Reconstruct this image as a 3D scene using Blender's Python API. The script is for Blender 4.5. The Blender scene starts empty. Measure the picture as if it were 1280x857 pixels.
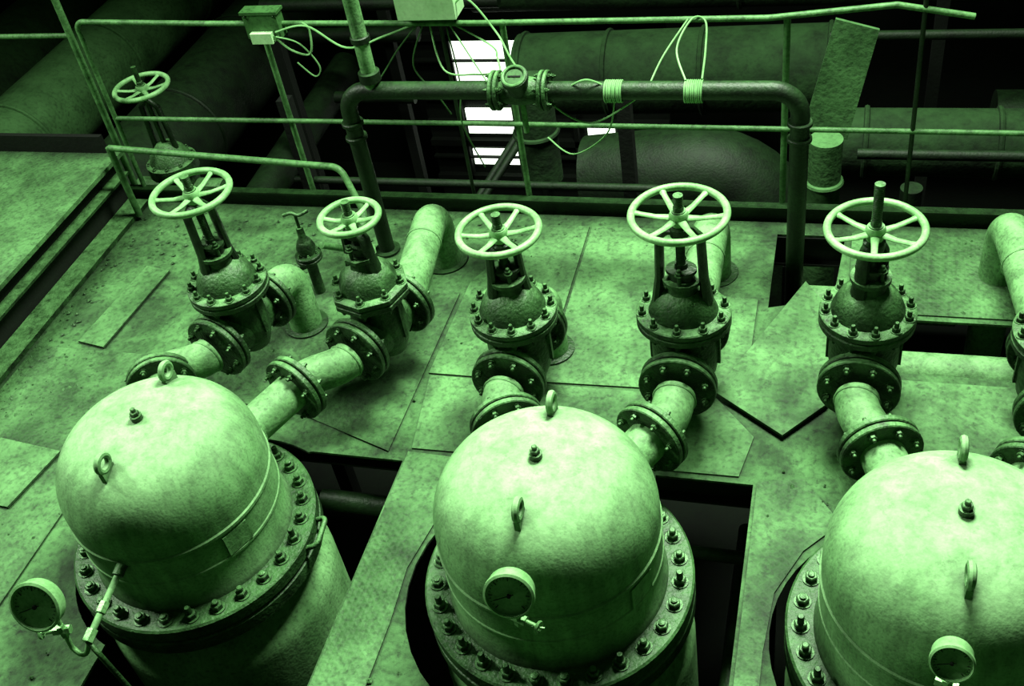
import bpy, bmesh, math, random
from mathutils import Vector, Matrix
random.seed(7)
sc = bpy.context.scene
sc.view_settings.view_transform = 'Standard'
sc.view_settings.look = 'None'
sc.view_settings.exposure = 0.0
V = Vector
pi = math.pi

# ------------------------------------------------------------------ materials
def gc(v, k=1.0):
    return (v*(0.26+0.42*v)*k, v*0.96, v*(0.20+0.38*v)*k, 1)

def mat(name, dark, light, scale=6, rough=0.6, bump=0.15, metal=0.0, dust=0.0, dustc=0.5,
        fine=60, tread=False, lo=0.35, hi=0.7, speck=0.7, stain=0.0, blotch=0.0, bscale=5.0, ao=0.0, aod=0.15, dsc=2.2):
    m = bpy.data.materials.new(name); m.use_nodes = True
    nt = m.node_tree; N = nt.nodes; L = nt.links
    b = N['Principled BSDF']
    b.inputs['Roughness'].default_value = rough
    b.inputs['Metallic'].default_value = metal
    b.inputs['Specular IOR Level'].default_value = 0.3
    tc = N.new('ShaderNodeTexCoord')
    n1 = N.new('ShaderNodeTexNoise'); n1.inputs['Scale'].default_value = scale
    n1.inputs['Detail'].default_value = 8; n1.inputs['Roughness'].default_value = 0.65
    L.new(tc.outputs['Object'], n1.inputs['Vector'])
    r = N.new('ShaderNodeValToRGB')
    r.color_ramp.elements[0].position = lo; r.color_ramp.elements[0].color = gc(dark)
    r.color_ramp.elements[1].position = hi; r.color_ramp.elements[1].color = gc(light)
    L.new(n1.outputs['Fac'], r.inputs['Fac'])
    n2 = N.new('ShaderNodeTexNoise'); n2.inputs['Scale'].default_value = fine
    n2.inputs['Detail'].default_value = 4
    L.new(tc.outputs['Object'], n2.inputs['Vector'])
    col = r.outputs['Color']
    def mul(col, fac_out, p0, p1, v0, amt):
        rr = N.new('ShaderNodeValToRGB')
        rr.color_ramp.elements[0].position = p0; rr.color_ramp.elements[0].color = (v0,v0,v0,1)
        rr.color_ramp.elements[1].position = p1; rr.color_ramp.elements[1].color = (1,1,1,1)
        L.new(fac_out, rr.inputs['Fac'])
        mx = N.new('ShaderNodeMix'); mx.data_type = 'RGBA'; mx.blend_type = 'MULTIPLY'
        mx.inputs[0].default_value = amt
        L.new(col, mx.inputs[6]); L.new(rr.outputs['Color'], mx.inputs[7])
        return mx.outputs[2]
    col = mul(col, n2.outputs['Fac'], 0.30, 0.52, 0.35, speck)
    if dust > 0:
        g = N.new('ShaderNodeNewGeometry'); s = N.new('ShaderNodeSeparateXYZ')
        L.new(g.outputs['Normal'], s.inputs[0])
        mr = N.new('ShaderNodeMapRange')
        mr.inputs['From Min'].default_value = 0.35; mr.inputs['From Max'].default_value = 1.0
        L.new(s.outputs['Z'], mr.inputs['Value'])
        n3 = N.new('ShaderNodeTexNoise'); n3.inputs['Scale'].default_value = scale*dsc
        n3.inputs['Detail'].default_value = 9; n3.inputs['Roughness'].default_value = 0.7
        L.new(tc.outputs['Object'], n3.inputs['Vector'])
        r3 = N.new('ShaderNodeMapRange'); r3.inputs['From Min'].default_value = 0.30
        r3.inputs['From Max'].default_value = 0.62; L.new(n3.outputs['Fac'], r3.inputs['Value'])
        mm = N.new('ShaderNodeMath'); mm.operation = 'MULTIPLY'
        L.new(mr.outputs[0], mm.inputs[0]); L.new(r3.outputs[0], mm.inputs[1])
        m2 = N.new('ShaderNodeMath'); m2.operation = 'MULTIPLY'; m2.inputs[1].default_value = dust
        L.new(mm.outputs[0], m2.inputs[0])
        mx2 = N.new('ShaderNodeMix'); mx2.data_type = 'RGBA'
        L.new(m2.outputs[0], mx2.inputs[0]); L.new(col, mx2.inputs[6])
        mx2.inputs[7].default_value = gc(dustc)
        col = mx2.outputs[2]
    if stain > 0:
        mp = N.new('ShaderNodeMapping'); mp.inputs['Scale'].default_value = (9, 9, 1.3)
        L.new(tc.outputs['Object'], mp.inputs['Vector'])
        ns = N.new('ShaderNodeTexNoise'); ns.inputs['Scale'].default_value = 2.0
        ns.inputs['Detail'].default_value = 7; ns.inputs['Roughness'].default_value = 0.7
        L.new(mp.outputs[0], ns.inputs['Vector'])
        col = mul(col, ns.outputs['Fac'], 0.36, 0.56, 0.35, stain)
    if blotch > 0:
        nb_ = N.new('ShaderNodeTexNoise'); nb_.inputs['Scale'].default_value = bscale
        nb_.inputs['Detail'].default_value = 10; nb_.inputs['Roughness'].default_value = 0.75
        nb_.inputs['Distortion'].default_value = 0.6
        L.new(tc.outputs['Object'], nb_.inputs['Vector'])
        col = mul(col, nb_.outputs['Fac'], 0.40, 0.54, 0.25, blotch)
        nc = N.new('ShaderNodeTexNoise'); nc.inputs['Scale'].default_value = bscale*6
        nc.inputs['Detail'].default_value = 6; nc.inputs['Roughness'].default_value = 0.8
        L.new(tc.outputs['Object'], nc.inputs['Vector'])
        col = mul(col, nc.outputs['Fac'], 0.36, 0.44, 0.35, min(1, blotch*1.3))
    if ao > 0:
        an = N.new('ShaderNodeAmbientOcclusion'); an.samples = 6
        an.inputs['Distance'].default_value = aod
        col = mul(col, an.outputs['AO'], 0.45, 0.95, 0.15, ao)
    L.new(col, b.inputs['Base Color'])
    bp = N.new('ShaderNodeBump'); bp.inputs['Strength'].default_value = bump
    bp.inputs['Distance'].default_value = 0.01
    L.new(n2.outputs['Fac'], bp.inputs['Height'])
    if tread:
        mp = N.new('ShaderNodeMapping'); mp.inputs['Rotation'].default_value = (0, 0, pi/4)
        mp.inputs['Scale'].default_value = (240, 240, 240)
        L.new(tc.outputs['Object'], mp.inputs['Vector'])
        sp = N.new('ShaderNodeSeparateXYZ'); L.new(mp.outputs[0], sp.inputs[0])
        a = N.new('ShaderNodeMath'); a.operation = 'SINE'; L.new(sp.outputs['X'], a.inputs[0])
        c = N.new('ShaderNodeMath'); c.operation = 'SINE'; L.new(sp.outputs['Y'], c.inputs[0])
        d = N.new('ShaderNodeMath'); d.operation = 'MAXIMUM'
        L.new(a.outputs[0], d.inputs[0]); L.new(c.outputs[0], d.inputs[1])
        b2 = N.new('ShaderNodeBump'); b2.inputs['Strength'].default_value = 0.35
        b2.inputs['Distance'].default_value = 0.003
        L.new(d.outputs[0], b2.inputs['Height']); L.new(bp.outputs[0], b2.inputs['Normal'])
        bp = b2
    L.new(bp.outputs[0], b.inputs['Normal'])
    return m

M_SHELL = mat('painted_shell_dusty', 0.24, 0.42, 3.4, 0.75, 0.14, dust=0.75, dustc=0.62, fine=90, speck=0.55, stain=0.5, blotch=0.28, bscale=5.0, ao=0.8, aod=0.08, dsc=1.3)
M_SHELL2 = mat('painted_shell_lower', 0.22, 0.42, 4, 0.7, 0.2, fine=70, stain=0.4)
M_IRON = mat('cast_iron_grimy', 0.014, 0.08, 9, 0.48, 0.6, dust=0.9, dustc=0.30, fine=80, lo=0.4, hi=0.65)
M_IRON2 = mat('cast_iron_dark', 0.006, 0.03, 9, 0.42, 0.4, dust=0.4, dustc=0.12, fine=80)
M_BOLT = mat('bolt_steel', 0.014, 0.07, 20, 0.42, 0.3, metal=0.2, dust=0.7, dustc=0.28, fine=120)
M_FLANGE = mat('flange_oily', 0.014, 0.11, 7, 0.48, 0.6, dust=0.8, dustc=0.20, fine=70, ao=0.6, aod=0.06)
M_WHEEL = mat('wheel_worn_paint', 0.26, 0.50, 10, 0.5, 0.1, fine=90, speck=0.4)
M_PIPE = mat('pipe_paint_light', 0.18, 0.40, 6, 0.65, 0.25, dust=0.5, dustc=0.50, fine=70, blotch=0.45, bscale=7)
M_PIPED = mat('pipe_paint_dark', 0.006, 0.028, 7, 0.5, 0.3, dust=0.7, dustc=0.08, fine=70)
M_BG = mat('lagged_pipe_background', 0.016, 0.065, 3, 0.85, 0.6, dust=0.5, dustc=0.11, fine=30)
M_BGP = mat('background_pipe_paint', 0.005, 0.022, 7, 0.6, 0.3, dust=0.6, dustc=0.05, fine=70)
M_BGL = mat('lagged_pipe_light', 0.08, 0.22, 3, 0.8, 0.4, dust=0.5, dustc=0.28, fine=40)
M_RAIL = mat('rail_paint', 0.10, 0.26, 12, 0.55, 0.2, fine=60)
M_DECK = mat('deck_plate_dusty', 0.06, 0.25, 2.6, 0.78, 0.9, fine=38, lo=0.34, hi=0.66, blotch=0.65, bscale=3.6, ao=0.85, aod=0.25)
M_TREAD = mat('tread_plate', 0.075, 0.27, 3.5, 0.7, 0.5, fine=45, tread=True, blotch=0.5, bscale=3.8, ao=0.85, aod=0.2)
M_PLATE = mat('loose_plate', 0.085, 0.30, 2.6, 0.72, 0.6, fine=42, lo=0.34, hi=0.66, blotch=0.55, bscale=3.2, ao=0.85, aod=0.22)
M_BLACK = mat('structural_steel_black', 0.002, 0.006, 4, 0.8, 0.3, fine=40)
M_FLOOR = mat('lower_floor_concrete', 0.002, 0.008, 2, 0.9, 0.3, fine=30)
M_CHROME = mat('gauge_case', 0.30, 0.5, 20, 0.4, 0.05, metal=0.1, fine=100, speck=0.3)
M_BRASS = mat('brass_cock', 0.22, 0.42, 30, 0.35, 0.1, metal=0.3, fine=100)
M_WHITE = mat('dial_face', 0.36, 0.5, 25, 0.4, 0.02, fine=100, speck=0.3)
M_BOX = mat('junction_box_plastic', 0.09, 0.16, 8, 0.45, 0.05, fine=60)
M_BOXL = mat('junction_box_white', 0.6, 0.8, 8, 0.4, 0.05, fine=60, speck=0.2)
M_WIRE = mat('wire_insulation', 0.28, 0.45, 12, 0.45, 0.02, fine=60, speck=0.2)
M_WIRED = mat('wire_dark', 0.06, 0.12, 12, 0.4, 0.02, fine=60)
def glow(name, c, s):
    m = bpy.data.materials.new(name); m.use_nodes = True
    b = m.node_tree.nodes['Principled BSDF']
    b.inputs['Base Color'].default_value = c
    b.inputs['Emission Color'].default_value = c
    b.inputs['Emission Strength'].default_value = s
    return m
M_DAY = glow('daylight_glass', (0.85, 1, 0.80, 1), 2.6)

# ------------------------------------------------------------------ builder
def frame(p, d, up=None):
    d = V(d).normalized()
    u = V(up) if up else (V((0,0,1)) if abs(d.z) < 0.95 else V((1,0,0)))
    x = u.cross(d).normalized(); y = d.cross(x)
    m = Matrix((x, y, d)).transposed().to_4x4(); m.translation = V(p)
    return m

def fillet(pts, R, n=8):
    pts = [V(p) for p in pts]; out = [pts[0]]
    for i in range(1, len(pts)-1):
        a, b, c = pts[i-1], pts[i], pts[i+1]
        d1 = (a-b); d2 = (c-b); l1, l2 = d1.length, d2.length
        d1.normalize(); d2.normalize()
        ang = d1.angle(d2)
        if ang > pi-0.03: out.append(b); continue
        t = min(R/math.tan(ang/2), l1*0.49, l2*0.49)
        r = t*math.tan(ang/2)
        bis = (d1+d2).normalized(); cen = b + bis*(r/math.sin(ang/2))
        s = (b+d1*t-cen).normalized(); e = (b+d2*t-cen).normalized()
        tot = s.angle(e)
        for k in range(n+1):
            f = k/n
            v = (s*math.sin((1-f)*tot)+e*math.sin(f*tot))/math.sin(tot)
            out.append(cen+v*r)
    out.append(pts[-1]); return out

def smooth_path(pts, n=8):
    P = [V(p) for p in pts]; P = [P[0]]+P+[P[-1]]; out = []
    for i in range(1, len(P)-2):
        p0, p1, p2, p3 = P[i-1:i+3]
        for k in range(n):
            t = k/n
            out.append(0.5*((2*p1)+(p2-p0)*t+(2*p0-5*p1+4*p2-p3)*t*t+(3*p1-p0-3*p2+p3)*t**3))
    out.append(P[-2]); return out

class B:
    def __init__(s, name):
        s.name = name; s.v = []; s.f = []; s.m = []; s.mats = []
    def mi(s, m):
        if m not in s.mats: s.mats.append(m)
        return s.mats.index(m)
    def add(s, vs, fs, m, M=None):
        o = len(s.v); i = s.mi(m)
        for p in vs: s.v.append((M @ V(p)) if M else V(p))
        for f in fs: s.f.append([o+k for k in f]); s.m.append(i)
    def lathe(s, prof, m, M=None, seg=32, sx=1, sy=1):
        vs = []; fs = []; rings = []
        for r, z in prof:
            if r < 1e-6: rings.append([len(vs)]); vs.append((0,0,z))
            else:
                rings.append(list(range(len(vs), len(vs)+seg)))
                for k in range(seg):
                    a = 2*pi*k/seg; vs.append((r*math.cos(a)*sx, r*math.sin(a)*sy, z))
        for a, b in zip(rings, rings[1:]):
            for k in range(seg):
                k2 = (k+1) % seg
                if len(a) == 1 and len(b) == 1: continue
                if len(a) == 1: fs.append([a[0], b[k2], b[k]])
                elif len(b) == 1: fs.append([a[k], a[k2], b[0]])
                else: fs.append([a[k], a[k2], b[k2], b[k]])
        s.add(vs, fs, m, M)
    def cyl(s, p0, p1, r, m, seg=20, r2=None):
        p0 = V(p0); p1 = V(p1); L = (p1-p0).length; r2 = r if r2 is None else r2
        s.lathe([(0,0),(r,0),(r2,L),(0,L)], m, frame(p0, p1-p0), seg)
    def disc(s, p, d, R, th, m, seg=36, bv=0.004, hole=0):
        s.lathe([(hole,0),(R-bv,0),(R,bv),(R,th-bv),(R-bv,th),(hole,th)], m, frame(p, d), seg)
    def tube(s, path, r, m, seg=16, cap=True):
        P = [V(p) for p in path]
        Q = [P[0]]
        for p in P[1:]:
            if (p-Q[-1]).length > 1e-5: Q.append(p)
        P = Q; n = len(P); vs = []; fs = []
        T = [(P[min(i+1,n-1)]-P[max(i-1,0)]).normalized() for i in range(n)]
        x = frame(P[0], T[0]).to_3x3().col[0]
        for i in range(n):
            x = (x - T[i]*x.dot(T[i])).normalized(); y = T[i].cross(x)
            rr = r[i] if isinstance(r, (list, tuple)) else r
            for k in range(seg):
                a = 2*pi*k/seg; vs.append(P[i]+(x*math.cos(a)+y*math.sin(a))*rr)
        for i in range(n-1):
            for k in range(seg):
                k2 = (k+1) % seg
                fs.append([i*seg+k, i*seg+k2, (i+1)*seg+k2, (i+1)*seg+k])
        if cap:
            fs.append(list(range(seg))[::-1]); fs.append([(n-1)*seg+k for k in range(seg)])
        s.add(vs, fs, m)
    def torus(s, M, R, r, m, seg=40, rs=10, sz=1.0):
        vs = []; fs = []
        for i in range(seg):
            a = 2*pi*i/seg
            for j in range(rs):
                b = 2*pi*j/rs; q = R+r*math.cos(b)
                vs.append((q*math.cos(a), q*math.sin(a), r*math.sin(b)*sz))
        for i in range(seg):
            for j in range(rs):
                fs.append([i*rs+j, ((i+1)%seg)*rs+j, ((i+1)%seg)*rs+(j+1)%rs, i*rs+(j+1)%rs])
        s.add(vs, fs, m, M)
    def box(s, c, sz, m, M=None):
        x, y, z = [q/2 for q in sz]; c = V(c)
        vs = [c+V((i*x, j*y, k*z)) for k in (-1,1) for j in (-1,1) for i in (-1,1)]
        fs = [[0,2,3,1],[4,5,7,6],[0,1,5,4],[2,6,7,3],[0,4,6,2],[1,3,7,5]]
        s.add(vs, fs, m, M)
    def bbox(s, lo, hi, m):
        lo = V(lo); hi = V(hi); s.box((lo+hi)/2, hi-lo, m)
    def bolt(s, p, d, r, m=None, stud=0.5, washer=True):
        m = m or M_BOLT; F = frame(p, d) @ Matrix.Rotation(random.random()*2, 4, 'Z'); h = r*1.25
        if washer: s.lathe([(r*1.35,0),(r*1.35,r*0.22),(0,r*0.22)], m, F, 14)
        s.lathe([(r,0),(r,h*0.9),(r*0.85,h),(0,h)], m, F, 6)
        if stud: s.lathe([(r*0.55,h*0.8),(r*0.55,h+r*stud*1.6),(r*0.4,h+r*stud*1.9),(0,h+r*stud*1.9)], m, F, 10)
    def flpair(s, p, d, R, m, n=8, br=0.0135, th=0.026, gap=0.008):
        p = V(p); d = V(d).normalized()
        s.disc(p-d*(gap/2+th), d, R, th, m); s.disc(p+d*gap/2, d, R, th, m)
        s.cyl(p-d*gap, p+d*gap, R*0.8, M_IRON2, 24)
        F = frame(p, d)
        for k in range(n):
            a = 2*pi*(k+0.5)/n
            q = F @ V((math.cos(a)*R*0.80, math.sin(a)*R*0.80, 0))
            s.bolt(q-d*(gap/2+th), -d, br); s.bolt(q+d*(gap/2+th), d, br)
    def done(s, loc=None, ang=38):
        me = bpy.data.meshes.new(s.name)
        o = V(loc) if loc is not None else V((0,0,0))
        me.from_pydata([tuple(p-o) for p in s.v], [], s.f)
        for m in s.mats: me.materials.append(m)
        me.polygons.foreach_set('material_index', s.m)
        bm = bmesh.new(); bm.from_mesh(me)
        bmesh.ops.recalc_face_normals(bm, faces=bm.faces)
        bm.to_mesh(me); bm.free()
        me.polygons.foreach_set('use_smooth', [True]*len(me.polygons))
        me.set_sharp_from_angle(angle=math.radians(ang))
        me.update()
        ob = bpy.data.objects.new(s.name, me); ob.location = o
        sc.collection.objects.link(ob); return ob

def circ(cx, cy, r, n=28):
    return [(cx+r*math.cos(2*pi*k/n), cy+r*math.sin(2*pi*k/n)) for k in range(n)]
def arc(cx, cy, r, a0, a1, n=24):
    return [(cx+r*math.cos(math.radians(a0+(a1-a0)*k/n)), cy+r*math.sin(math.radians(a0+(a1-a0)*k/n))) for k in range(n+1)]

def plate2d(name, loops, z0, z1, m):
    cu = bpy.data.curves.new(name+'_c', 'CURVE'); cu.dimensions = '2D'; cu.fill_mode = 'BOTH'
    cu.extrude = (z1-z0)/2
    for lp in loops:
        sp = cu.splines.new('POLY'); sp.points.add(len(lp)-1)
        for i, p in enumerate(lp): sp.points[i].co = (p[0], p[1], 0, 1)
        sp.use_cyclic_u = True
    ob = bpy.data.objects.new(name+'_c', cu); sc.collection.objects.link(ob)
    bpy.context.view_layer.update()
    dg = bpy.context.evaluated_depsgraph_get()
    me = bpy.data.meshes.new_from_object(ob.evaluated_get(dg))
    bpy.data.objects.remove(ob)
    me.materials.clear(); me.materials.append(m)
    for p in me.polygons: p.material_index = 0; p.use_smooth = False
    o2 = bpy.data.objects.new(name, me); o2.location = (0, 0, (z0+z1)/2)
    sc.collection.objects.link(o2); return o2

# ------------------------------------------------------------------ deck
V1, V2, V3 = (-2.41, 2.235), (-0.89, 2.24), (0.425, 2.19)
hole1 = [(-1.72,0.8),(-1.72,2.79),(-2.15,2.79)] + arc(V1[0],V1[1],0.60,66,120) + arc(V1[0],V1[1],0.54,130,250) + [(-2.60,0.8)]
hole2 = [(-0.24,0.8),(-0.24,2.85),(-0.63,2.85)] + arc(V2[0],V2[1],0.60,64,290) + [(-0.65,0.8)]
hole3 = circ(V3[0],V3[1],0.55,48)
holeC = [(-0.27,3.93),(0.02,4.02),(0.06,4.50),(-0.27,4.50)]
holeD = [(0.27,3.55),(2.0,3.55),(2.0,3.90),(0.30,3.90)]
pens = [(-1.95,4.17,0.125),(-0.55,4.17,0.12),(0.74,4.24,0.13)]
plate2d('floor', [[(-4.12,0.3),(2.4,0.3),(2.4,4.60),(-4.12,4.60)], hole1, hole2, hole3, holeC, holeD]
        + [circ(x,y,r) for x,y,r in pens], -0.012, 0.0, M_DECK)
def slab(name, poly, z, m, th=0.007):
    return plate2d(name, [poly], z, z+th, m)
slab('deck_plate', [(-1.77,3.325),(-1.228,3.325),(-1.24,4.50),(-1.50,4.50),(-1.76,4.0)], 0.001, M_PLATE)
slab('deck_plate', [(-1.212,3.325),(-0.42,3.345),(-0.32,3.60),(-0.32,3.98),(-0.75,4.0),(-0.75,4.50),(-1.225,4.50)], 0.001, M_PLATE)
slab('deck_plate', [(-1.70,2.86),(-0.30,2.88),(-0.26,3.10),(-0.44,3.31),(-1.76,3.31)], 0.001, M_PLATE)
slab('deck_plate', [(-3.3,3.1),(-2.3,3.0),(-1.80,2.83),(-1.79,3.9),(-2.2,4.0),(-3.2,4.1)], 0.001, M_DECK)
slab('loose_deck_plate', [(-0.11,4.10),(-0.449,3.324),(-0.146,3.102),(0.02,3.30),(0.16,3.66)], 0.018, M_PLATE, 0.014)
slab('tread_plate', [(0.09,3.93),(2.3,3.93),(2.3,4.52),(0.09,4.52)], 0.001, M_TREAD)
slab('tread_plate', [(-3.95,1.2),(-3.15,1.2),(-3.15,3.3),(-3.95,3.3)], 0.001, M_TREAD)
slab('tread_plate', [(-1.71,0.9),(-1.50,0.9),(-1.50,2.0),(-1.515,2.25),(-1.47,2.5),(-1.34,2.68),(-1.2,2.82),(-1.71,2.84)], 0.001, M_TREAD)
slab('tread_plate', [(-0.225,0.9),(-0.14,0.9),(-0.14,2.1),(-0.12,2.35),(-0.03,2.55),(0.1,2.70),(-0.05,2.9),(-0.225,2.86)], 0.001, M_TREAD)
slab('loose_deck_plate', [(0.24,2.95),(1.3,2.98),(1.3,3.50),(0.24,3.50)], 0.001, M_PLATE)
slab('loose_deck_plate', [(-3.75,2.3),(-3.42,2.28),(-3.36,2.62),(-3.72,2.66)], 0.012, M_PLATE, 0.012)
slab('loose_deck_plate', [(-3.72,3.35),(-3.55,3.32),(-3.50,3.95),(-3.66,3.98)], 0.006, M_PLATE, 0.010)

# debris and scale on the deck (one object)
b = B('rust_debris')
def inhole(x, y):
    for cx, cy in (V1, V2, V3):
        if math.hypot(x-cx, y-cy) < 0.64: return True
    if -2.7 < x < -1.70 and y < 2.85: return True
    if -0.9 < x < -0.2 and y < 2.9: return True
    if -0.5 < x < 0.2 and y > 3.05: return True
    if x > 0.2 and 3.5 < y < 3.95: return True
    if -3.8 < x < -3.3 and (2.2 < y < 2.7 or 3.3 < y < 4.0): return True
    for px, py, pr in pens:
        if math.hypot(x-px, y-py) < 0.16: return True
    return False
n_d = 0
while n_d < 520:
    if random.random() < 0.45: x = -3.95+abs(random.gauss(0, 0.25)); y = random.uniform(1.4, 4.5)
    elif random.random() < 0.4: x = random.uniform(-3.9, 1.6); y = 4.52-abs(random.gauss(0, 0.18))
    else: x = random.uniform(-3.9, 1.6); y = random.uniform(1.5, 4.5)
    if inhole(x, y) or x < -3.96: continue
    s_ = random.choice((0.005, 0.006, 0.008, 0.012)); n_d += 1
    F = Matrix.Translation((x, y, 0.009+s_*0.2)) @ Matrix.Rotation(random.random()*6, 4, 'Z')
    vsx = [(s_*random.uniform(.6,1.3)*math.cos(q), s_*random.uniform(.6,1.3)*math.sin(q), -s_*0.3) for q in (0,1.3,2.5,3.8,5)]
    b.add(vsx+[(0,0,s_*0.6)], [[0,1,5],[1,2,5],[2,3,5],[3,4,5],[4,0,5],[4,3,2,1,0]], M_IRON if random.random() < 0.6 else M_PLATE, F)
b.done()

# raised platform at the left
b = B('raised_platform')
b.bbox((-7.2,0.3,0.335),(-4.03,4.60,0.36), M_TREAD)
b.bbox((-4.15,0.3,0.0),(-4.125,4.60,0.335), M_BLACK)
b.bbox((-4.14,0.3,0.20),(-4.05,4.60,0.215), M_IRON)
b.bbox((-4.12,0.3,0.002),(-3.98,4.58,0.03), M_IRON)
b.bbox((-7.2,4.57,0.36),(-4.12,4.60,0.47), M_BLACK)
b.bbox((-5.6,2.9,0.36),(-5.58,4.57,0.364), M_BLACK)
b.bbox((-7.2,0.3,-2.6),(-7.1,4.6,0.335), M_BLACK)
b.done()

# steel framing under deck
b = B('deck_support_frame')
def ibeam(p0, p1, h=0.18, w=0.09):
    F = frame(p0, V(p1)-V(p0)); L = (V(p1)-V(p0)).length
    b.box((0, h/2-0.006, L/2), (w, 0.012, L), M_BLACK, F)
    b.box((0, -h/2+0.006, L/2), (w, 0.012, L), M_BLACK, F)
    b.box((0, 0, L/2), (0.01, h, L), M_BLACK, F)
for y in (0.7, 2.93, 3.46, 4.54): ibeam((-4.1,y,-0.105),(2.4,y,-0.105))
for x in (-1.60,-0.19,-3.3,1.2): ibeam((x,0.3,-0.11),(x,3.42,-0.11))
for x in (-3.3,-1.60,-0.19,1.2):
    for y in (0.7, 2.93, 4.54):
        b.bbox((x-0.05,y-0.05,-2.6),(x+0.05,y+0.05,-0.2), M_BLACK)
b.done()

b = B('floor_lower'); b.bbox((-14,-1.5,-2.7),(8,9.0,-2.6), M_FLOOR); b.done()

# ------------------------------------------------------------------ vessels
def vessel(cx, cy, rot=0.0, handle=False):
    b = B('pressure_vessel'); C = V((cx, cy, 0)); T = Matrix.Translation(C)
    R = 0.392; zc = 0.485; za = 0.758; ex = 0.64
    prof = [(0.405,0.12),(0.40,0.15),(R,0.17),(R,0.27),(R+0.004,0.274),(R+0.004,0.284),(R,0.288),(R,0.40),(R+0.006,0.405),(R+0.006,0.418),(R,0.423),(R,zc)]
    n = 24
    for k in range(1, n+1):
        t = k/n*pi/2
        prof.append((R*math.cos(t)**ex if k < n else 0, zc+(za-zc)*math.sin(t)))
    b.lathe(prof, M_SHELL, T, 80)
    b.lathe([(0.3,0.125),(0.49,0.125),(0.498,0.118),(0.498,0.065),(0.49,0.058),(0.3,0.058)], M_FLANGE, T, 72)
    b.lathe([(0.3,0.048),(0.49,0.048),(0.498,0.042),(0.498,-0.015),(0.49,-0.022),(0.43,-0.03)], M_FLANGE, T, 72)
    b.lathe([(0.47,0.06),(0.47,0.046)], M_BLACK, T, 60)
    N = 28
    for k in range(N):
        a = 2*pi*k/N+rot
        p = C+V((0.447*math.cos(a), 0.447*math.sin(a), 0.125))
        b.bolt(p, (0,0,1), 0.0225, stud=random.choice((0.2,0.4,0.5,0.8)))
        p2 = p.copy(); p2.z = -0.022; b.bolt(p2, (0,0,-1), 0.021)
    b.lathe([(0.42,-0.02),(0.42,-0.10),(0.45,-0.14),(0.485,-0.20),(0.49,-0.26),(0.49,-1.3),(0.46,-1.42),(0.36,-1.53),(0.2,-1.6),(0,-1.63)], M_SHELL2, T, 56)
    for a in (0.6, 2.7, 4.8):
        p = C+V((0.42*math.cos(a), 0.42*math.sin(a), -1.25))
        b.cyl(p, (p.x,p.y,-2.6), 0.045, M_PIPED); b.disc((p.x,p.y,-2.6),(0,0,1),0.09,0.02,M_PIPED)
    for sy in (1, -1):
        y = 0.235*sy; zz = zc+(za-zc)*math.sin(math.acos(min(1,(0.235/R)**(1/ex))))
        F = Matrix.Translation(C+V((0, y, zz+0.048))) @ Matrix.Rotation(pi/2, 4, 'Y')
        b.torus(F, 0.031, 0.0125, M_SHELL, 28, 8)
        b.bbox(C+V((-0.010, y-0.034, zz-0.03)), C+V((0.010, y+0.034, zz+0.022)), M_SHELL)
    b.cyl(C+V((0,0,za-0.01)), C+V((0,0,za+0.02)), 0.022, M_FLANGE)
    b.bolt(C+V((0,0,za+0.018)), (0,0,1), 0.017, M_IRON)
    a = -0.45
    F = frame(C+V((math.cos(a)*(R-0.002), math.sin(a)*(R-0.002), 0.34)), (math.cos(a), math.sin(a), 0))
    b.box((0,0,0.001), (0.11, 0.10, 0.008), M_SHELL2, F)
    if handle:
        a = 0.12
        q = C+V((math.cos(a)*0.49, math.sin(a)*0.49, 0.09)); d = V((math.cos(a), math.sin(a), 0)); s_ = V((-d.y, d.x, 0))
        b.tube(fillet([q-s_*0.07, q-s_*0.07+d*0.05+V((0,0,0.02)), q+s_*0.07+d*0.05+V((0,0,0.02)), q+s_*0.07], 0.03), 0.011, M_IRON, 10)
    return b
vs = {}
for i, c in enumerate((V1, V2, V3)): vs[i] = vessel(*c, rot=0.05*i, handle=(i == 0))

# ------------------------------------------------------------------ nozzle pipework + gate valves
ZP = 0.33
def spool(bv, vc, nf, near, ndir, R=0.155):
    vc = V((vc[0],vc[1],ZP)); nf = V((nf[0],nf[1],ZP)); near = V((near[0],near[1],ZP)); nd = V((ndir[0],ndir[1],0)).normalized()
    d = (nf-vc).normalized()
    bv.cyl(vc+d*0.36, nf, 0.082, M_PIPE, 28)
    bv.torus(frame(vc+d*0.40, d), 0.085, 0.012, M_PIPE, 28, 6)
    bv.flpair(nf, d, R*0.97, M_IRON, 8)
    k = (near-nf).length
    p0, p1, t0, t1 = nf+d*0.03, near-nd*0.03, d*k, nd*k
    path = []
    for j in range(13):
        t = j/12
        path.append((2*t**3-3*t*t+1)*p0+(t**3-2*t*t+t)*t0+(-2*t**3+3*t*t)*p1+(t**3-t*t)*t1)
    bv.tube(path, 0.082, M_PIPE, 28)
    for q, dd in ((path[1], d), (path[-2], nd)):
        bv.torus(frame(q, dd), 0.082, 0.006, M_PIPE, 28, 6)

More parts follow.
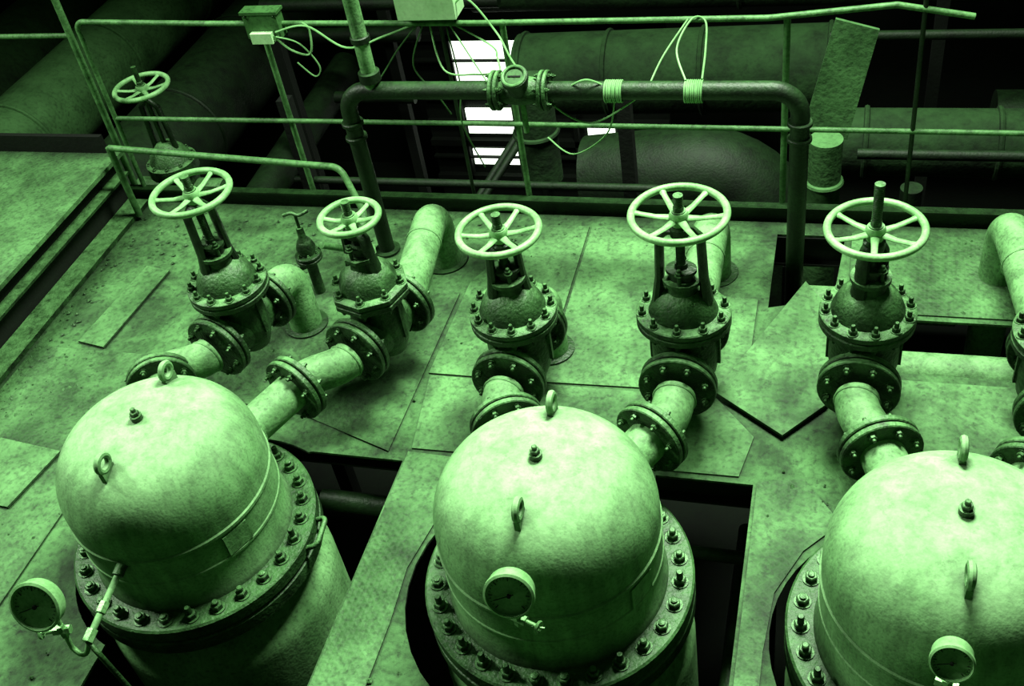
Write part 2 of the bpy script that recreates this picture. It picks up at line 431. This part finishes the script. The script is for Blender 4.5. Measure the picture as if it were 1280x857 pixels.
def handwheel(b, c, R, m=None, ns=6, rot=0.0, tr=0.0145):
    m = m or M_WHEEL; c = V(c)
    b.torus(Matrix.Translation(c), R-tr, tr, m, 56, 12)
    b.lathe([(0.0,-0.045),(0.030,-0.045),(0.034,-0.02),(0.036,0.0),(0.030,0.012),(0,0.012)], m, Matrix.Translation(c), 24)
    b.bolt(c+V((0,0,0.012)), (0,0,1), 0.020, M_IRON, stud=0.9)
    for k in range(ns):
        a = 2*pi*k/ns+rot; d = V((math.cos(a), math.sin(a), 0)); s_ = V((-d.y,d.x,0))
        pts = [c+d*0.02+V((0,0,-0.018)), c+d*R*0.45+V((0,0,-0.016)), c+d*R*0.75+V((0,0,-0.006)), c+d*(R-tr)+V((0,0,0))]
        W = [0.017, 0.012, 0.011, 0.016]; H = [0.009, 0.007, 0.007, 0.009]
        vsx = []; fs = []
        for i, p in enumerate(pts):
            for q in range(10):
                an = 2*pi*q/10
                vsx.append(p+s_*math.cos(an)*W[i]+V((0,0,1))*math.sin(an)*H[i])
        for i in range(3):
            for q in range(10):
                fs.append([i*10+q, i*10+(q+1)%10, (i+1)*10+(q+1)%10, (i+1)*10+q])
        b.add(vsx, fs, m)

def valve(cx, cy, ang, zw, Rw, Rb=0.182, L=0.175, nb=12, oct_=False, stem=0.05, yw=0.075, rot=0.2, zb=0.545,
          Rf=0.155, yoke_rot=None, ydark=True, oy=1.0):
    b = B('gate_valve')
    d = V((math.sin(math.radians(ang)), math.cos(math.radians(ang)), 0))
    C = V((cx, cy, 0)); A = Matrix.Translation(C) @ Matrix.Rotation(-math.radians(ang), 4, 'Z')
    P = C+V((0,0,ZP))
    b.flpair(P-d*L, d, Rf, M_IRON, 8); b.flpair(P+d*L, d, Rf, M_IRON, 8)
    b.lathe([(0.088,-L+0.03),(0.092,-L*0.7),(0.112,-0.07),(0.118,0),(0.112,0.07),(0.092,L*0.7),(0.088,L-0.03)], M_IRON, frame(P, d), 36)
    b.lathe([(0,ZP-0.155),(0.06,ZP-0.15),(0.10,ZP-0.12),(0.125,ZP-0.06),(0.135,ZP),(0.135,ZP+0.06),(0.128,ZP+0.12),(0.130,zb-0.04),(0.150,zb-0.028)],
            M_IRON, A, 40, 1.0, 0.80)
    for sx in (-1, 1):
        b.box((sx*0.128, 0, (ZP+zb)/2-0.02), (0.03, 0.018, zb-ZP), M_IRON, A)
    seg = 8 if oct_ else 44
    rr = Matrix.Rotation(pi/8, 4, 'Z') if oct_ else Matrix.Identity(4)
    Rq = Rb*1.04 if oct_ else Rb
    b.lathe([(0.12,zb-0.03),(Rq-0.004,zb-0.03),(Rq,zb-0.026),(Rq,zb-0.006),(Rq-0.004,zb-0.002),(0.12,zb-0.002)], M_IRON, A@rr, seg, 1, oy)
    b.lathe([(Rq-0.02,zb-0.003),(Rq-0.02,zb+0.005)], M_IRON2, A@rr, seg, 1, oy)
    b.lathe([(0.12,zb+0.003),(Rq-0.004,zb+0.003),(Rq,zb+0.007),(Rq,zb+0.027),(Rq-0.005,zb+0.031),(0.138,zb+0.033),
             (0.132,zb+0.05),(0.122,zb+0.075),(0.105,zb+0.105),(0.082,zb+0.125),(0.060,zb+0.135),(0.054,zb+0.175),(0.075,zb+0.178),(0.075,zb+0.195),(0.03,zb+0.196)], M_IRON, A@rr, seg if oct_ else 44, 1, oy)
    for k in range(nb):
        a = 2*pi*(k+0.5)/nb
        p = A @ V((math.cos(a)*Rb*0.87, math.sin(a)*Rb*0.87*oy, zb+0.031))
        b.bolt(p, (0,0,1), 0.0165, stud=0.7)
        p.z = zb-0.03; b.bolt(p, (0,0,-1), 0.0145)
    zg = zb+0.196
    b.lathe([(0.05,zg),(0.045,zg+0.03),(0.06,zg+0.032),(0.06,zg+0.046),(0.026,zg+0.05),(0.024,zg+0.07),(0,zg+0.07)], M_IRON2, A, 24, 1.0, 0.8)
    yr = A if yoke_rot is None else Matrix.Translation(C) @ Matrix.Rotation(yoke_rot, 4, 'Z')
    for sy in (-1, 1):
        q = yr @ V((0, sy*0.052, zg-0.01)); b.cyl(q, q+V((0,0,0.085)), 0.0075, M_BOLT, 10); b.bolt(q+V((0,0,0.058)), (0,0,1), 0.013)
    zt = zw-0.075; my = M_IRON2 if ydark else M_IRON
    for sx in (-1, 1):
        w0 = yw; pts = [(sx*(w0+0.012), 0, zb+0.09), (sx*w0, 0, zb+0.2), (sx*w0*0.92, 0, zt-0.03), (sx*w0*0.55, 0, zt), (0, 0, zt+0.006)]
        W = [0.040,0.031,0.029,0.028,0.028]; H = [0.024,0.019,0.018,0.018,0.02]
        vsx = []; fs = []
        for i, p in enumerate(pts):
            tx = V(pts[min(i+1,4)])-V(pts[max(i-1,0)]); tx.normalize()
            nrm = V((tx.z, 0, -tx.x))
            for q in range(8):
                an = 2*pi*(q+0.5)/8
                vsx.append(V(p)+V((0,1,0))*math.cos(an)*W[i]+nrm*math.sin(an)*H[i])
        for i in range(4):
            for q in range(8): fs.append([i*8+q, i*8+(q+1)%8, (i+1)*8+(q+1)%8, (i+1)*8+q])
        b.add(vsx, fs, my, yr)
    b.lathe([(0,zt-0.02),(0.036,zt-0.02),(0.040,zt),(0.040,zt+0.018),(0.028,zt+0.022),(0.026,zw-0.04),(0,zw-0.04)], my, A, 24)
    prof = []; z = zb+0.15; top = zw+0.03+stem
    while z < top: prof += [(0.0165,z),(0.0185,z+0.004)]; z += 0.008
    b.lathe([(0,prof[0][1])]+prof+[(0,prof[-1][1])], M_BOLT if stem < 0.1 else M_FLANGE, A, 16)
    handwheel(b, (cx, cy, zw), Rw, rot=rot)
    return b, d, P

def fin(b, c): return b.done(loc=(c[0], c[1], 0))
vdefs = [
 (0, (-2.80,2.82), (-2.64,3.075), (-2.60,3.25), 14, 1.05, 0.180, dict(rot=0.4, yw=0.06, yoke_rot=0.9), 'short'),
 (0, (-2.16,2.86), (-1.97,3.12), (-1.92,3.285), 17, 0.925, 0.138, dict(oct_=True, nb=8, Rb=0.168, rot=0.1, yw=0.055), 'long'),
 (1, (-1.187,2.758), (-1.25,3.0), (-1.24,3.18), 2, 0.965, 0.172, dict(rot=0.25, yw=0.06, yoke_rot=0.5), 'short'),
 (1, (-0.613,2.763), (-0.553,3.05), (-0.548,3.225), 2, 1.04, 0.190, dict(rot=0.0, nb=10, Rb=0.188, yw=0.085, oy=0.88), 'long'),
 (2, (0.213,2.80), (0.12,3.115), (0.145,3.29), 4, 0.955, 0.183, dict(rot=0.5, stem=0.16, yw=0.05, yoke_rot=0.8, Rb=0.18), 'short'),
 (2, (0.72,2.74), (0.83,3.05), (0.83,3.225), 0, 0.95, 0.16, dict(), 'long'),
]
bend_pts = {1: (-1.95,4.17), 3: (-0.55,4.17), 5: (0.74,4.24)}
for i, (vi, nf, near, cc, ang, zw, Rw, kw, kind) in enumerate(vdefs):
    b, d, P = valve(cc[0], cc[1], ang, zw, Rw, **kw)
    vc = (V1, V2, V3)[vi]
    spool(vs[vi], vc, nf, (P-d*0.206).to_2d(), (d.x, d.y))
    fin(b, cc)
    pb = B('branch_pipe'); s0 = P+d*0.208
    if kind == 'long':
        e = bend_pts[i]
        pb.tube(fillet([s0, (e[0],e[1],ZP), (e[0],e[1],-0.9)], 0.15, 12), 0.084, M_PIPE, 28)
        dd = V((e[0],e[1],ZP))-s0
        pb.torus(frame(s0+dd*0.6, dd), 0.084, 0.006, M_PIPE, 28, 6)
        pb.lathe([(0.086,0.004),(0.118,0.004),(0.118,-0.05),(0.086,-0.05)], M_IRON2, Matrix.Translation((e[0],e[1],0)), 32)
    else:
        e = s0+d*0.15
        pb.tube(fillet([s0, e, (e.x,e.y,0.008)], 0.14, 12), 0.082, M_PIPE, 28)
        pb.lathe([(0.083,0.008),(0.11,0.009),(0.11,0.018),(0.083,0.022)], M_IRON2, Matrix.Translation((e.x,e.y,0)), 32)
    pb.done()
for i, c in enumerate((V1, V2, V3)): vs[i].done(loc=(c[0], c[1], 0))

# ------------------------------------------------------------------ gauges
def gauge(c, face, R, path, cockp=None, t=0.045):
    b = B('pressure_gauge'); F = frame(c, face)
    b.lathe([(0,-t),(R*0.94,-t),(R*0.98,-t+0.006),(R*0.98,-0.006),(R*1.06,-0.004),(R*1.06,0.008),(R*0.96,0.012),(R*0.92,0.002)], M_CHROME, F, 48)
    b.lathe([(0,0.0),(R*0.93,0.0),(R*0.93,0.002)], M_WHITE, F, 48)
    for k in range(25):
        a = math.radians(225-270*k/24); r0 = R*(0.68 if k % 4 == 0 else 0.76)
        Fm = F @ Matrix.Rotation(a, 4, 'Z')
        b.box(((r0+R*0.85)/2, 0, 0.003), (R*0.85-r0, R*(0.03 if k % 4 == 0 else 0.015), 0.002), M_BLACK, Fm)
    Fm = F @ Matrix.Rotation(math.radians(200), 4, 'Z')
    b.box((R*0.25, 0, 0.006), (R*0.9, R*0.035, 0.002), M_BLACK, Fm)
    b.lathe([(0,0.004),(R*0.09,0.004),(R*0.09,0.01),(0,0.01)], M_BLACK, F, 16)
    b.tube(fillet(path, 0.03), 0.0095, M_BRASS, 12)
    if cockp:
        p, d = V(cockp[0]), V(cockp[1]).normalized()
        b.cyl(p-d*0.03, p+d*0.03, 0.017, M_BRASS, 6); b.cyl(p, p+d*0.07, 0.008, M_BRASS, 10)
        b.torus(frame(p+d*0.075, d), 0.018, 0.005, M_BRASS, 20, 6)
        b.cyl(p+d*0.075-V((0.02,0,0)), p+d*0.075+V((0.02,0,0)), 0.004, M_BRASS, 6)
        b.cyl(p-V((0,0,0.03)), p+V((0,0,0.03)), 0.016, M_BRASS, 6)
    return b.done()
gauge((-0.872,1.765,0.665), (0.10,-0.93,0.36), 0.076,
      [(-0.87,1.85,0.46),(-0.87,1.785,0.46),(-0.87,1.79,0.60)], ((-0.865,1.775,0.53),(0.9,-0.3,0)))
gauge((-2.485,1.53,0.575), (0.12,-0.88,0.45), 0.088,
      [(-2.407,1.575,0.345),(-2.43,1.53,0.27),(-2.475,1.54,0.31),(-2.47,1.56,0.49)], ((-2.472,1.548,0.41),(-0.9,-0.3,0)))
gauge((0.375,1.705,0.725), (-0.1,-0.92,0.38), 0.055,
      [(0.38,1.80,0.52),(0.377,1.72,0.52),(0.377,1.725,0.67)], ((0.377,1.72,0.59),(0.9,-0.3,0)))

b = B('drain_pipe')
b.tube([(-2.405,1.842,0.40),(-2.407,1.58,0.345)], 0.0125, M_PIPE, 14)
b.cyl((-2.405,1.846,0.40),(-2.405,1.80,0.391), 0.021, M_IRON, 16)
b.cyl((-2.406,1.70,0.370),(-2.406,1.66,0.362), 0.019, M_BRASS, 6)
b.cyl((-2.407,1.60,0.349),(-2.407,1.555,0.340), 0.021, M_BRASS, 6)
b.tube(fillet([(-2.41,1.56,0.34),(-2.37,1.54,0.30),(-2.35,1.55,0.0),(-2.35,1.56,-0.5)], 0.04), 0.010, M_IRON, 10)
b.done()

# ------------------------------------------------------------------ header pipe with sight-flow indicator
b = B('overhead_header_pipe')
Y = 4.23; Z = 0.97
b.tube(fillet([(-2.30,Y,0.002),(-2.30,Y,Z),(-0.17,Y,Z),(-0.17,Y,-1.0)], 0.12, 10), 0.042, M_PIPED, 20)
b.lathe([(0.043,0.002),(0.07,0.002),(0.07,0.014),(0.043,0.016)], M_IRON2, Matrix.Translation((-2.30,Y,0)), 24)
b.tube([(-2.146,Y,Z),(-2.146,Y,2.3)], 0.036, M_PIPE, 18)
b.lathe([(0.04,0),(0.046,0.004),(0.046,0.03),(0.04,0.034)], M_PIPED, Matrix.Translation((-2.146,Y,1.22)), 18)
b.lathe([(0.037,0),(0.052,0.004),(0.052,0.05),(0.037,0.054)], M_PIPED, Matrix.Translation((-2.146,Y,1.02)), 18)
for (x, z) in ((-2.30,0.78),(-2.30,0.70),(-0.17,0.80),(-0.17,0.72)):
    b.disc((x,Y,z), (0,0,1), 0.055, 0.022, M_PIPED, 24)
for x in (-1.53, -1.30):
    b.flpair((x,Y,Z), (1,0,0), 0.092, M_IRON, 6, 0.010, 0.018, 0.006)
b.lathe([(0.045,-0.11),(0.06,-0.07),(0.068,0),(0.06,0.07),(0.045,0.11)], M_IRON, frame((-1.415,Y,Z),(1,0,0)), 24)
F = frame((-1.415,Y-0.02,Z+0.02), (0,-0.45,0.9))
b.lathe([(0,0),(0.052,0),(0.052,0.07),(0.062,0.072),(0.062,0.098),(0.046,0.10),(0.044,0.092),(0,0.092)], M_PIPED, F, 30)
b.lathe([(0,0.0925),(0.042,0.0925),(0.042,0.095),(0,0.095)], M_BOX, F, 24)
b.torus(F @ Matrix.Translation((0,0,0.10)), 0.052, 0.008, M_RAIL, 30, 8)
b.box((0,0,0.098),(0.06,0.006,0.004), M_BLACK, F)
b.cyl((-1.415,Y,Z-0.04),(-1.415,Y,Z-0.22),0.014,M_PIPE,10)
b.done()

b = B('wire_coil')
for x0 in (-0.98, -0.625):
    for k in range(9):
        b.torus(frame((x0-0.036+k*0.009,Y,Z-0.004), (1,0.03*random.uniform(-1,1),0)), 0.048, 0.0042, M_WIRE, 26, 6)
b.done()

# ------------------------------------------------------------------ railing
b = B('guard_railing'); YR = 4.64
b.tube(fillet([(-4.02,YR,0.0),(-4.0,YR,1.15),(-3.2,YR,1.125),(-1.7,YR,1.10),(-0.34,YR,1.10),(0.20,YR,1.15),(0.52,YR,1.09)], 0.05), 0.014, M_RAIL, 12)
b.tube([(-4.02,YR,0.553),(-1.7,YR,0.54),(2.3,YR,0.50)], 0.013, M_RAIL, 12)
b.tube([(-4.10,YR+0.02,0.0),(-4.07,YR+0.02,2.0)], 0.020, M_RAIL, 12)
for x, r in ((-2.90,0.016),(-1.60,0.016),(-0.26,0.016)): b.tube([(x,YR+0.02,-0.1),(x,YR+0.02,1.10)], r, M_RAIL, 12)
b.tube([(0.33,YR,-0.1),(0.31,YR,1.8)], 0.011, M_PIPED, 10)
b.tube([(-1.93,YR+0.05,-0.1),(-1.93,YR+0.05,1.10)], 0.010, M_PIPED, 10)
b.tube([(-4.07,YR+0.02,1.06),(-7.2,YR+0.02,1.06)], 0.014, M_RAIL, 10)
b.bbox((-4.12,4.62,-0.20),(2.4,4.632,0.085), M_IRON2)
b.bbox((-4.12,4.60,0.075),(2.4,4.65,0.087), M_IRON2)
b.done()

b = B('junction_box_small')
b.bbox((-2.95,4.59,1.06),(-2.76,4.66,1.20), M_BOX)
b.bbox((-2.96,4.585,1.19),(-2.75,4.665,1.205), M_BOX)
b.bbox((-2.92,4.56,1.045),(-2.80,4.64,1.10), M_BOXL)
for x in (-2.935,-2.775):
    for z in (1.075,1.18): b.bolt((x,4.59,z),(0,-1,0),0.006,M_BOLT,0)
b.done()
b = B('junction_box_large')
b.bbox((-2.10,4.58,1.15),(-1.80,4.72,1.36), M_BOXL)
b.bbox((-2.11,4.57,1.32),(-1.79,4.73,1.38), M_BOXL)
b.bbox((-2.08,4.60,1.135),(-1.82,4.70,1.155), M_BOX)
for x in (-2.04,-1.97,-1.90,-1.84): b.cyl((x,4.66,1.14),(x,4.66,1.09),0.012,M_BLACK,10)
b.done()

b = B('loose_wires')
def wire(pts, r=0.0055, m=None): b.tube(smooth_path(pts, 8), r, m or M_WIRE, 6)
wire([(-2.80,4.58,1.08),(-2.72,4.58,1.0),(-2.62,4.58,0.98),(-2.6,4.6,1.1),(-2.63,4.6,1.14)])
wire([(-2.78,4.58,1.10),(-2.6,4.58,1.13),(-2.4,4.56,1.02),(-2.2,4.6,1.06),(-2.04,4.65,1.10)])
wire([(-2.78,4.57,1.08),(-2.66,4.57,1.04),(-2.60,4.6,0.90),(-2.64,4.6,0.84),(-2.72,4.6,0.92)], 0.004)
wire([(-2.04,4.65,1.09),(-2.15,4.6,0.98),(-2.25,4.55,0.86),(-2.33,4.5,0.80)], 0.004, M_WIRED)
wire([(-1.97,4.65,1.09),(-1.9,4.55,0.90),(-1.7,4.45,0.93),(-1.55,4.3,1.02)], 0.0048)
wire([(-1.90,4.65,1.09),(-1.75,4.6,1.25),(-1.6,4.55,1.1),(-1.5,4.4,1.05),(-1.42,4.25,1.07)], 0.0048)
wire([(-1.84,4.65,1.09),(-1.65,4.6,1.0),(-1.56,4.4,1.04),(-1.5,4.25,1.03)], 0.0048)
wire([(-2.0,4.64,1.10),(-2.08,4.6,0.90),(-1.98,4.58,0.75),(-1.93,4.6,0.62)], 0.0045, M_WIRED)
wire([(-1.86,4.64,1.09),(-1.70,4.55,0.86),(-1.60,4.45,0.80),(-1.50,4.35,0.88)], 0.004)
wire([(-1.02,4.22,1.0),(-1.10,4.2,1.04),(-1.2,4.22,0.98),(-1.28,4.24,0.90),(-1.1,4.2,0.82),(-0.9,4.22,0.92),(-0.82,4.22,1.0)], 0.0045)
wire([(-0.66,4.23,1.02),(-0.72,4.4,1.08),(-0.68,4.6,1.12),(-0.62,4.62,1.10),(-0.60,4.45,1.05),(-0.59,4.24,1.02)], 0.0045)
wire([(-0.82,4.22,1.0),(-0.78,4.4,1.05),(-0.70,4.62,1.11)], 0.004)
wire([(-0.98,4.22,0.92),(-1.05,4.3,0.7),(-1.25,4.4,0.52),(-1.4,4.5,0.55)], 0.004)
wire([(-1.88,4.64,1.08),(-1.85,4.6,0.8),(-1.86,4.55,0.6),(-1.80,4.6,0.3)], 0.004, M_WIRED)
b.done()

b = B('small_bore_pipe')
b.tube(fillet([(-3.95,4.42,0.495),(-2.55,4.42,0.40),(-2.42,4.32,0.15),(-2.45,4.1,0.10),(-2.48,3.9,0.28)], 0.09), 0.018, M_RAIL, 14)
b.cyl((-3.95,4.42,0.50),(-3.95,4.42,0.032),0.02,M_RAIL,12)
b.done()
b = B('small_globe_valve')
p = V((-2.545,3.857,0.0))
b.cyl(p+V((0,0,0.008)), p+V((0,0,0.22)), 0.028, M_IRON)
b.disc(p+V((0,0,0.22)), (0,0,1), 0.068, 0.018, M_IRON2, 28); b.disc(p+V((0,0,0.243)), (0,0,1), 0.068, 0.018, M_IRON2, 28)
for k in range(6):
    a = k*pi/3; b.bolt(p+V((0.052*math.cos(a),0.052*math.sin(a),0.261)),(0,0,1),0.008)
b.lathe([(0.04,0.26),(0.05,0.30),(0.035,0.34),(0.02,0.36),(0.018,0.42),(0,0.42)], M_IRON, Matrix.Translation(p), 20)
b.cyl(p+V((0,0,0.4)), p+V((0,0,0.50)), 0.008, M_BOLT)
b.tube(smooth_path([p+V((-0.065,0.0,0.49)),p+V((-0.02,0,0.505)),p+V((0.02,0,0.495)),p+V((0.065,0.02,0.51))]), 0.009, M_IRON, 10)
b.cyl(p+V((-0.10,-0.06,0.18)), p+V((0,0,0.2)), 0.022, M_IRON)
b.done()

b = B('background_gate_valve')
c = V((-3.93,4.86,0))
handwheel(b, (c.x,c.y,0.63), 0.172, rot=0.3)
b.cyl(c+V((0,0,0.25)), c+V((0,0,0.76)), 0.015, M_BOLT)
for s_ in (-1,1): b.tube([c+V((s_*0.07,0,0.22)),c+V((s_*0.055,0,0.5)),c+V((0,0,0.55))], 0.018, M_IRON2, 10)
b.lathe([(0,-0.35),(0.10,-0.30),(0.13,-0.1),(0.12,0.05),(0.155,0.06),(0.155,0.13),(0.13,0.14),(0.10,0.2),(0.05,0.25),(0,0.26)], M_IRON, Matrix.Translation(c), 30)
for k in range(10):
    a = k*pi/5; b.bolt(c+V((0.137*math.cos(a),0.137*math.sin(a),0.13)),(0,0,1),0.012)
b.cyl(c+V((-0.3,0,-0.1)), c+V((0.3,0,-0.1)), 0.085, M_IRON)
b.cyl(c+V((0,0,-0.3)), c+V((0,0,-2.6)), 0.08, M_PIPED)
b.done()

b = B('horizontal_pipe_in_trench')
b.tube([(0.05,3.67,-0.10),(2.4,3.67,-0.10)], 0.088, M_PIPE, 28); b.done()
b = B('under_deck_pipe')
b.tube([(-0.12,4.34,-0.30),(0.6,4.34,-0.30)], 0.085, M_PIPE, 24)
b.tube([(-2.2,2.80,-0.35),(-1.2,2.80,-0.35)], 0.05, M_PIPED, 16)
b.tube([(-0.9,2.82,-0.45),(0.2,2.82,-0.45)], 0.03, M_PIPED, 16)
b.tube([(-0.31,1.0,-1.0),(-0.31,3.4,-1.0)], 0.045, M_PIPED, 16)
b.done()

# ------------------------------------------------------------------ background machinery hall
def bgpipe(pts, r, m, R=0.3, rings=(), name='background_pipe'):
    b = B(name); P = [V(p) for p in pts]
    b.tube(fillet(P, R, 10), r, m, 32)
    for t in rings:
        q = P[0].lerp(P[1], t); b.torus(frame(q, P[1]-P[0]), r, 0.018, m, 32, 8)
    b.done()
bgpipe([(-2.25,6.8,-0.38),(-0.05,6.8,-0.33)], 0.29, M_BG, rings=(0.02,0.3,0.6,0.98))
bgpipe([(0.0,6.0,-0.40),(3.0,6.0,-0.40)], 0.205, M_BG, rings=(0.05,0.3,0.5))
bgpipe([(-0.07,5.2,0.12),(-0.07,5.2,-2.6)], 0.09, M_BGL, rings=(0.1,))
bgpipe([(-0.35,5.95,-2.6),(-0.40,5.95,-0.55),(-1.6,5.95,-0.7)], 0.30, M_BGP, 0.5)
bgpipe([(-1.78,5.5,0.30),(-1.78,5.5,-0.38)], 0.13, M_BG, rings=(0.5,))
bgpipe([(-5.75,4.75,-0.25),(-5.75,8.9,-0.25)], 0.32, M_BGL, rings=(0.2,0.5,0.8))
bgpipe([(-6.7,4.75,-0.3),(-6.7,8.9,-0.3)], 0.36, M_BG, rings=(0.3,))
bgpipe([(-4.8,5.0,-0.5),(-4.8,8.9,-0.5)], 0.36, M_BGP, rings=(0.3,0.6))
bgpipe([(-2.8,7.6,-0.1),(4,7.6,-0.1)], 0.16, M_BG, rings=(0.3,0.6))
bgpipe([(-1.2,7.4,0.35),(4,7.4,0.35)], 0.13, M_BGP)
bgpipe([(0.4,5.3,-0.25),(0.4,5.3,-2.6)], 0.06, M_BGP)
bgpipe([(-4.2,5.4,-1.0),(-4.2,7.9,-0.9)], 0.14, M_BGP)
bgpipe([(1.0,7.0,-0.9),(4.0,7.0,-0.9)], 0.25, M_BGP)
b = B('background_pipe_rack')
for (y, z, r, x0, x1) in ((5.1,-0.5,0.035,-3.6,-1.2),(5.2,-0.8,0.05,-3.8,-1.0),(5.3,-0.30,0.025,-3.4,-0.9),(5.6,-1.2,0.06,-4.0,-0.75),
                          (6.1,-1.0,0.04,-4.0,-1.95),(6.4,0.1,0.03,-0.1,3.0),(6.45,-1.6,0.07,-4.0,1.5),(5.4,-0.1,0.03,0.1,3.0),(6.6,0.35,0.02,0.2,3.0),(7.2,-0.8,0.05,-4.0,-3.3),(7.3,-0.3,0.06,-4.3,-3.2),(7.0,0.1,0.05,-4.3,-2.4)):
    b.tube([(x0,y,z),(x1,y,z)], r, M_BGP, 12)
for (x, y) in ((-3.3,5.3),(-3.9,6.4),(-1.2,5.4),(0.6,7.2),(1.6,5.6),(-3.5,7.4)):
    b.bbox((x-0.04,y-0.04,-2.6),(x+0.04,y+0.04,0.3), M_BLACK)
b.tube([(-2.55,5.2,-1.0),(-1.95,6.2,-0.3)], 0.025, M_BGP, 10)
b.tube([(-2.65,5.3,-1.1),(-2.05,6.4,-0.4)], 0.025, M_BGP, 10)
b.done()
b = B('leaning_board')
n_ = [(-0.06,5.42,0.70),(0.16,5.42,0.635),(0.04,5.38,0.0),(-0.2,5.38,0.06)]
b.add(n_+[(x,y+0.02,z) for x,y,z in n_], [[0,1,2,3],[7,6,5,4],[0,4,5,1],[1,5,6,2],[2,6,7,3],[3,7,4,0]], M_BGL)
b.done()

b = B('wall_back')
b.bbox((-14,8.95,-2.6),(8,9.1,6.5), M_BLACK); b.done()
b = B('wall_left'); b.bbox((-14.1,-1.5,-2.6),(-14,9.1,6.5), M_BLACK); b.done()
b = B('window_1')
def pane(x0, x1, z0, z1): b.bbox((x0,8.0,z0),(x1,8.02,z1), M_DAY)
pane(-3.24,-2.60,-1.10,-0.72); pane(-3.22,-2.60,-1.63,-1.38); pane(-3.22,-2.60,-1.96,-1.80)
pane(-2.12,-1.88,-1.66,-1.50); pane(-2.18,-1.84,-1.90,-1.78)
b.bbox((-3.6,8.03,-2.6),(-1.4,8.08,-0.6), M_BLACK)
for x in (-3.26,-2.58,-2.22,-1.80): b.bbox((x-0.02,7.97,-2.6),(x+0.02,8.03,-0.6), M_BLACK)
for z, h in ((-0.68,0.03),(-0.90,0.008),(-1.25,0.03),(-1.50,0.008),(-1.72,0.03),(-1.87,0.008),(-2.1,0.03)): b.bbox((-3.6,7.97,z-h),(-1.4,8.03,z+h), M_BLACK)
b.done()

# ------------------------------------------------------------------ lights
def area(name, loc, tgt, size, sy, e, col, spread=180):
    l = bpy.data.lights.new(name, 'AREA'); l.shape = 'RECTANGLE'; l.size = size; l.size_y = sy
    l.energy = e; l.color = col; l.spread = math.radians(spread)
    o = bpy.data.objects.new(name, l); o.location = loc
    o.rotation_euler = (V(tgt)-V(loc)).to_track_quat('-Z', 'Y').to_euler()
    sc.collection.objects.link(o)
area('skylight_lamp', (-0.3, 4.7, 5.2), (-0.7, 2.4, 0), 2.0, 1.0, 500, (0.88, 1, 0.82), 120)
area('side_window_lamp', (-5.8, 3.0, 4.4), (-2.2, 2.4, 0), 1.2, 1.2, 170, (0.88, 1, 0.82), 110)
w = bpy.data.worlds.new('hall_ambient'); sc.world = w; w.use_nodes = True
w.node_tree.nodes['Background'].inputs[0].default_value = (0.5, 1, 0.45, 1)
w.node_tree.nodes['Background'].inputs[1].default_value = 0.035

# ------------------------------------------------------------------ camera
cam = bpy.data.cameras.new('camera'); co = bpy.data.objects.new('camera', cam)
sc.collection.objects.link(co); sc.camera = co
cam.sensor_width = 36; cam.lens = 36*1350/1280; cam.clip_end = 100
r = V((0.9582,0.2481,-0.1422)).normalized(); u = V((-0.0652,0.6741,0.7357)); u = (u-r*u.dot(r)).normalized(); bk = r.cross(u)
Mx = Matrix((r,u,bk)).transposed().to_4x4(); Mx.translation = V((0,0,3.4)); co.matrix_world = Mx
